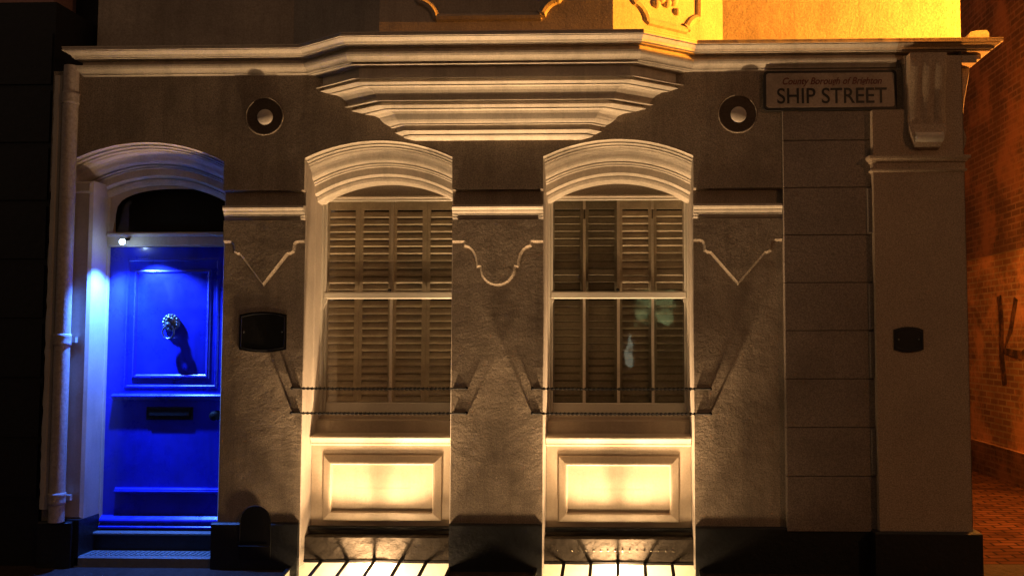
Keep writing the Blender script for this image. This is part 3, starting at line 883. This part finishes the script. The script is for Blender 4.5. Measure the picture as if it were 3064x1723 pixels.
# ------------------------------------------------------------------ light wells with gratings and uplights
def well(a, b, label1, label2):
    top = lambda y: pz(y)
    e = empty('light_well', label1, 'light well', 'lit basement light wells under the windows')
    m = MB()
    zb = -0.60
    m.add([(a, WY0, zb), (b, WY0, zb), (b, WY1, zb), (a, WY1, zb), (a, WY0, top(WY0)), (b, WY0, top(WY0)), (b, WY1, top(WY1)), (a, WY1, top(WY1))],
          [(0, 1, 2, 3), (0, 1, 5, 4), (1, 2, 6, 5), (2, 3, 7, 6), (3, 0, 4, 7)])
    m.build('well_lining', M['well'], e)
    n = 6
    g = MB()
    bw = 0.012
    for k in range(1, n):
        x = a + (b - a) * k / n
        rows = []
        for y in (WY0, WY1):
            z = top(y)
            rows.append([(x - bw, y, z - 0.007), (x + bw, y, z - 0.007), (x + bw, y, z + 0.004), (x - bw, y, z + 0.004)])
        g.grid(rows, close=True)
    for y0, y1 in ((WY0 - 0.02, WY0 + 0.02), (WY1 - 0.018, WY1 + 0.0)):
        g.add([(a, y0, top(y0) - .008), (b, y0, top(y0) - .008), (b, y1, top(y1) - .008), (a, y1, top(y1) - .008),
               (a, y0, top(y0) + .005), (b, y0, top(y0) + .005), (b, y1, top(y1) + .005), (a, y1, top(y1) + .005)],
              [(0, 1, 2, 3), (4, 5, 6, 7), (0, 1, 5, 4), (2, 3, 7, 6), (1, 2, 6, 5), (0, 3, 7, 4)])
    for x0, x1 in ((a - 0.012, a + 0.012), (b - 0.012, b + 0.012)):
        g.add([(x0, WY0, top(WY0) - .008), (x1, WY0, top(WY0) - .008), (x1, WY1, top(WY1) - .008), (x0, WY1, top(WY1) - .008),
               (x0, WY0, top(WY0) + .006), (x1, WY0, top(WY0) + .006), (x1, WY1, top(WY1) + .006), (x0, WY1, top(WY1) + .006)],
              [(0, 1, 2, 3), (4, 5, 6, 7), (0, 1, 5, 4), (2, 3, 7, 6), (1, 2, 6, 5), (0, 3, 7, 4)])
    g.build('grating', M['iron'], e)
    u = empty('uplight', label2, 'lamp', 'warm uplights in the light wells')
    c = (a + b) / 2
    ly, lz = -0.28, -0.33
    m = MB(); m.tube([(c, ly, zb), (c, ly, lz - 0.06), (c, ly, lz - 0.04)], [0.02, 0.02, 0.05], 16); m.build('lamp_stem', M['iron'], u)
    m = MB(); m.tube([(c, ly, lz - 0.045), (c, ly, lz - 0.03)], [0.05, 0.045], 16); m.build('lamp_lens', M['bulb'], u)
    for nm, P, ang, bl_, yy in (('wide_flood', P_WIDE, 140, 0.8, -0.38), ('narrow_beam', P_BEAM, 76, 0.6, -0.12)):
        L = bpy.data.lights.new(nm, 'SPOT'); L.energy = P; L.color = WARM; L.spot_size = R(ang); L.spot_blend = bl_; L.shadow_soft_size = 0.10 if ang > 100 else 0.055
        o = bpy.data.objects.new(nm, L); COL.objects.link(o); o.parent = u
        o.location = (c, yy, lz)
        o.rotation_euler = ((Vector((c, 0.05, 2.6)) if ang < 100 else Vector((c, 0.9, 0.9))) - Vector(o.location)).to_track_quat('-Z', 'Y').to_euler()


well(*wells[0], 'glowing white light well behind dark bars, under the window nearer the blue door', 'warm uplight sunk in the light well nearer the blue door')
well(*wells[1], 'glowing white light well behind dark bars, under the window nearer the street name sign', 'warm uplight sunk in the light well nearer the street name sign')

# ------------------------------------------------------------------ signs and plaques
def rrect(x0, x1, z0, z1, r, n=6):
    pts = []
    for cx_, cz_, t0 in ((x1 - r, z1 - r, 0), (x0 + r, z1 - r, 90), (x0 + r, z0 + r, 180), (x1 - r, z0 + r, 270)):
        for k in range(n + 1):
            t = R(t0 + 90 * k / n)
            pts.append((cx_ + r * math.cos(t), cz_ + r * math.sin(t)))
    return pts


sg = empty('street_name_sign', 'rounded white enamel street name sign reading SHIP STREET high on the wall', 'sign')
SX0, SX1, SZ0, SZ1, SY = 1.065, 2.05, 3.385, 3.683, -0.135
m = MB(); m.prism(rrect(SX0, SX1, SZ0, SZ1, 0.03), -0.075, -0.045); m.build('sign_panel', M['signk'], sg)
m = MB(); m.prism(rrect(SX0 + 0.02, SX1 - 0.02, SZ0 + 0.02, SZ1 - 0.02, 0.018), -0.078, -0.0745); m.build('sign_face', M['signw'], sg)
m = MB(); m.box(SX0 + 0.05, SX1 - 0.05, -0.046, -0.040, SZ0 + 0.05, SZ1 - 0.05); m.build('sign_batten', M['wall'], sg)
sc = (SX0 + SX1) / 2
text_obj('SHIP STREET', 'lettering', 0.165, M['signk'], sg, (sc + 0.01, -0.0795, SZ0 + 0.100), ext=0.001, sx=0.90)
text_obj('County Borough of Brighton', 'small_lettering', 0.072, M['signr'], sg, (sc + 0.01, -0.0795, SZ0 + 0.215), ext=0.001, shear=0.3, sx=0.88)


def plaque(x0, x1, z0, z1, y, bow, label, name='plaque', rim=0.012):
    n = 12
    def out(i):
        P = []
        for k in range(n + 1):
            u = -1 + 2 * k / n
            P.append(((x0 + x1) / 2 + u * ((x1 - x0) / 2 - i), z0 + i + bow * u * u))
        for k in range(n + 1):
            u = 1 - 2 * k / n
            P.append(((x0 + x1) / 2 + u * ((x1 - x0) / 2 - i), z1 - i - bow * u * u))
        return P
    o = empty(name, label, 'plaque')
    m = MB(); m.prism(out(0.0), y - 0.006, y); m.build('plate', M['slate'], o)
    a_, b_ = out(rim), out(rim + 0.008)
    m = MB(); N = len(a_)
    m.grid([[(x, y - 0.0062, z) for x, z in a_], [(x, y - 0.009, z) for x, z in [(0.5 * (p[0] + q[0]), 0.5 * (p[1] + q[1])) for p, q in zip(a_, b_)]], [(x, y - 0.0062, z) for x, z in b_]], close=True)
    m.build('raised_border', M['slate'], o)
    for sx_ in (x0 + 0.035, x1 - 0.035):
        MB().disc_lathe((sx_, y - 0.0065, (z0 + z1) / 2), [(0.0, -0.003), (0.006, -0.003), (0.007, 0.0)], 12).build('screw', M['brass'], o)


plaque(-2.885, -2.525, 1.585, 1.893, 0.0, 0.024, 'black plaque with bowed top and bottom on the pier right of the blue door')
plaque(1.975, 2.188, 1.588, 1.775, -0.125, 0.022, 'small dark brown plaque with bowed edges on the corner pier')

# small weathered block on the cornice corner
m = MB()
m.prism([(2.57, 3.895), (2.575, 3.93), (2.60, 3.962), (2.64, 3.972), (2.72, 3.975), (2.735, 3.955), (2.735, 3.895)], -0.08, 0.10)
tag(m.build('coping_block', M['upper']), 'low rounded block lying on the cornice at its right corner', 'stone block')

# ------------------------------------------------------------------ upper storey, set back, with a canted bay
up = empty('upper_storey', 'upper storey wall with canted panelled bay, orange lit at its right, above the cornice', 'building')
m = MB()
UZ0, UZ1 = 3.88, 6.6
P = [(-4.31, 0.42), (CX - 0.87 - 0.88, 0.42), (CX - 0.87, -0.20), (CX + 0.87, -0.20), (CX + 0.87 + 0.88, 0.42), (2.72, 0.42), (2.72, 7)]
rows = [[(x, y, z) for x, y in P] for z in (UZ0, UZ1)]
m.grid(rows)
m.add([(-4.31, 0.42, UZ0), (-4.31, 1.5, UZ0), (-4.31, 1.5, UZ1), (-4.31, 0.42, UZ1)], [(0, 1, 2, 3)])
m.add([(x, y, UZ1) for x, y in P] + [(-4.31, 7, UZ1)], [tuple(range(len(P) + 1))])
m.build('wall', M['upper'], up)


def bay_panel(o, ux, w0, w1, z0, z1, nrm, name):
    """scroll-cornered moulding frame laid on a facet: origin o, unit x ux, outward normal nrm"""
    r = 0.13
    pts = []
    def arc(cx_, cz_, t0, t1):
        return [(cx_ + r * math.cos(R(t)), cz_ + r * math.sin(R(t))) for t in [t0 + (t1 - t0) * k / 8 for k in range(9)]]
    pts += [(w0 + r + .03, z0)]; pts += [(w1 - r - .03, z0), (w1 - r - .03, z0 + 0.03)]
    pts += arc(w1, z0, 170, 100)
    pts += [(w1, z0 + r + .03), (w1, z1), (w0, z1), (w0, z0 + r + .03)]
    pts += arc(w0, z0, 80, 10)
    m = MB(); N = len(pts)
    cxm = sum(p[0] for p in pts) / N; czm = (z0 + z1) / 2
    rows = []
    for s_, h in ((0, 0.001), (0.012, 0.022), (0.035, 0.030), (0.055, 0.018), (0.065, 0.001)):
        row = []
        for i, (x, z) in enumerate(pts):
            a_, b_ = Vector(pts[i - 1]), Vector(pts[(i + 1) % N])
            d_ = (b_ - a_).normalized(); nn = Vector((-d_.y, d_.x))
            x2, z2 = x + nn.x * s_, z + nn.y * s_
            p = Vector(o) + Vector(ux) * x2 + Vector(nrm) * h
            row.append((p.x, p.y, z2))
        rows.append(row)
    m.grid(rows, close=True)
    m.build(name, M['upper'], up)


bay_panel((CX, -0.20, 0), (1, 0, 0), -0.60, 0.50, 4.035, 5.6, (0, -1, 0), 'scroll_panel')
ax = Vector((0.88, 0.62, 0)).normalized(); an = Vector((0.62, -0.88, 0)).normalized()
FL = math.hypot(0.88, 0.62)
bay_panel((CX + 0.87, -0.20, 0), ax, 0.16, FL - 0.22, 4.06, 5.6, an, 'scroll_panel')
ax2 = Vector((0.88, -0.62, 0)).normalized(); an2 = Vector((-0.62, -0.88, 0)).normalized()
bay_panel((CX - 0.87 - 0.88, 0.42, 0), ax2, 0.20, FL - 0.16, 4.45, 5.6, an2, 'scroll_panel')
# modelled foliage ornament in the right hand panel
m = MB()
for (uu, zz, rr) in ((0.44, 4.30, .05), (0.50, 4.27, .04), (0.56, 4.30, .045), (0.48, 4.36, .05), (0.40, 4.24, .035), (0.60, 4.22, .03), (0.53, 4.40, .06), (0.45, 4.44, .05)):
    p = Vector((CX + 0.87, -0.20, 0)) + ax * uu + an * 0.005
    m.ball((p.x, p.y, zz), rr, 12)
m.build('foliage_ornament', M['upper'], up)
# flat lead ledge behind the cornice
m = MB()
m.add([(-4.25, -0.12, 3.902), (CX - BH - BC, -0.12, 3.902), (CX - BH, -BQ - .1, 3.902), (CX + BH, -BQ - .1, 3.902), (CX + BH + BC, -.12, 3.902), (2.75, -.12, 3.902), (2.75, 1.0, 3.915), (-4.25, 1.0, 3.915)],
      [tuple(range(8))])
m.build('lead_ledge', M['lead'], house)

# ------------------------------------------------------------------ dark neighbour at the left
nb = empty('neighbour_building', 'very dark neighbouring building at the left edge with reddish wall above', 'building')
m = MB(); m.box(-12, -4.385, 0.0, 2, -0.3, 4.30)
for z in (0.5, 0.95, 1.4, 1.85, 2.3, 2.75, 3.2, 3.65): m.box(-12, -4.40, -0.012, 0.001, z, z + 0.40)
m.build('shopfront_wall', M['neigh'], nb)
m = MB(); m.box(-12, -4.74, 0.5, 2, 4.28, 7); m.build('upper_wall', M['neighup'], nb)
m = MB(); m.box(-4.74, -4.315, 0.8, 2, 4.28, 7); m.build('dark_gable', M['neigh'], nb)

# ------------------------------------------------------------------ brick building across the alley
bb = empty('brick_building', 'old brick side wall across the alley, orange lit, with faint black graffiti', 'building')
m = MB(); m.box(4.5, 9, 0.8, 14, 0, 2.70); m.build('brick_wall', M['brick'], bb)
m = MB(); m.box(4.47, 9, 0.78, 14, 2.70, 8); m.build('upper_wall', M['brickdark'], bb)  # dark brick stands in for the shade above the lit zone
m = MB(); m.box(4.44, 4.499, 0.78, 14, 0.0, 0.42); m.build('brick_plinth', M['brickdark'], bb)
gr = MB()
def stroke(pts, wd):
    rows = []
    for i, (y, z) in enumerate(pts):
        a_ = Vector(pts[max(i - 1, 0)]); b_ = Vector(pts[min(i + 1, len(pts) - 1)])
        d_ = (b_ - a_).normalized(); n_ = Vector((-d_.y, d_.x)) * wd
        rows.append([(4.497, y - n_.x, z - n_.y), (4.497, y + n_.x, z + n_.y)])
    gr.grid(rows)
stroke([(4.05, 2.2), (4.0, 1.9), (4.02, 1.5), (3.95, 1.15)], 0.06)
stroke([(3.6, 2.15), (3.75, 1.8), (3.95, 1.55), (3.5, 1.50), (3.2, 1.62)], 0.05)
stroke([(3.1, 2.3), (2.95, 2.1), (3.0, 1.9), (2.85, 1.75)], 0.05)
gr.build('graffiti_mark', M['graffiti'], bb)
MB().box(2.4, 9, 14, 14.3, 0, 8).build('alley_end_wall', M['brickdark'], bb)

# sodium floodlight on the corner of the brick building, aimed up at the upper storey
sl = empty('floodlight', 'orange sodium floodlight on the front corner of the brick building, outside the picture', 'lamp')
m = MB(); m.tube([(5.12, 0.79, 3.7), (5.1, 0.3, 3.75), (5.1, -0.30, 3.86)], 0.02, 10); m.build('bracket', M['iron'], sl)
m = MB(); m.box(5.04, 5.22, -0.40, -0.20, 3.88, 4.10); m.build('lamp_housing', M['iron'], sl)
m = MB(); m.box(5.03, 5.039, -0.38, -0.22, 3.90, 4.08); m.build('flood_glass', M['sodium'], sl)
L = bpy.data.lights.new('sodium_beam', 'SPOT'); L.energy = P_SODIUM; L.color = (1.0, 0.31, 0.02); L.shadow_soft_size = 0.05
L.spot_size = R(60); L.spot_blend = 0.04
o = bpy.data.objects.new('sodium_beam', L); COL.objects.link(o); o.parent = sl; o.location = (5.0, -0.30, 3.99)
o.rotation_euler = Vector((-math.cos(R(27.4)), 0.05, math.sin(R(27.4)))).to_track_quat('-Z', 'Y').to_euler()
# bulkhead lamp low on the alley wall, under the overhang
al = empty('alley_lamp', 'orange bulkhead lamp on the brick alley wall, outside the picture', 'lamp')
m = MB(); m.ball((4.44, 1.5, 2.5), 0.08, 16, 0.9); m.build('lamp_globe', M['sodium'], al)
L = bpy.data.lights.new('alley_glow', 'POINT'); L.energy = P_ALLEY; L.color = (1.0, 0.36, 0.05); L.shadow_soft_size = 0.06
o = bpy.data.objects.new('alley_glow', L); COL.objects.link(o); o.parent = al; o.location = (4.2, 1.3, 2.45)

# added orange lamp, unseen behind the camera at right, lifts the dark pier
st_l = empty('fill_lamp', 'added orange fill lamp across the road, outside the picture, brightening the house front', 'lamp')
m = MB(); m.tube([(7.5, -9.5, -0.25), (7.5, -9.5, 5.5), (7.5, -9.3, 5.9), (7.5, -8.8, 6.1)], [0.07, 0.05, 0.045, 0.04], 12); m.build('post', M['iron'], st_l)
m = MB(); m.box(7.38, 7.62, -9.0, -8.4, 6.04, 6.16); m.build('lamp_head', M['iron'], st_l)
m = MB(); m.box(7.41, 7.59, -8.95, -8.45, 6.02, 6.039); m.build('lamp_lens', M['sodium'], st_l)
L = bpy.data.lights.new('fill_glow', 'POINT'); L.energy = P_FILL; L.color = (1.0, 0.42, 0.16); L.shadow_soft_size = 0.15
o = bpy.data.objects.new('fill_glow', L); COL.objects.link(o); o.parent = st_l; o.location = (7.5, -8.7, 5.85)

# house across the street (seen only as a reflection in the panes)
ob = empty('opposite_building', 'dark building across the street with one greenish lit window', 'building')
MB().box(-14, 14, -12.5, -12, -0.3, 8).build('front_wall', M['neigh'], ob)
lw_ = MB().box(0.35, 1.15, -11.99, -11.94, 2.0, 2.75).build('lit_window', M['greenwin'], ob)
gt = M['greenwin'].node_tree; gn = gt.nodes.new('ShaderNodeTexNoise'); gn.inputs['Scale'].default_value = 5.0; gn.inputs['Detail'].default_value = 5
gc = gt.nodes.new('ShaderNodeTexCoord'); gt.links.new(gc.outputs['Object'], gn.inputs['Vector'])
gr_ = gt.nodes.new('ShaderNodeMapRange'); gr_.inputs[1].default_value = 0.38; gr_.inputs[2].default_value = 0.68; gr_.inputs[3].default_value = 0.1; gr_.inputs[4].default_value = 2.6
gt.links.new(gn.outputs[0], gr_.inputs[0]); gt.links.new(gr_.outputs[0], gt.nodes['Principled BSDF'].inputs['Emission Strength'])
m = MB()
m.box(0.33, 1.17, -11.94, -11.90, 2.35, 2.39); m.box(0.72, 0.75, -11.939, -11.901, 1.98, 2.77)
m.build('window_bars', M['neigh'], lw_)
MB().box(0.10, 0.22, -11.99, -11.94, 1.05, 1.75).build('lit_strip', M['palewin'], ob)
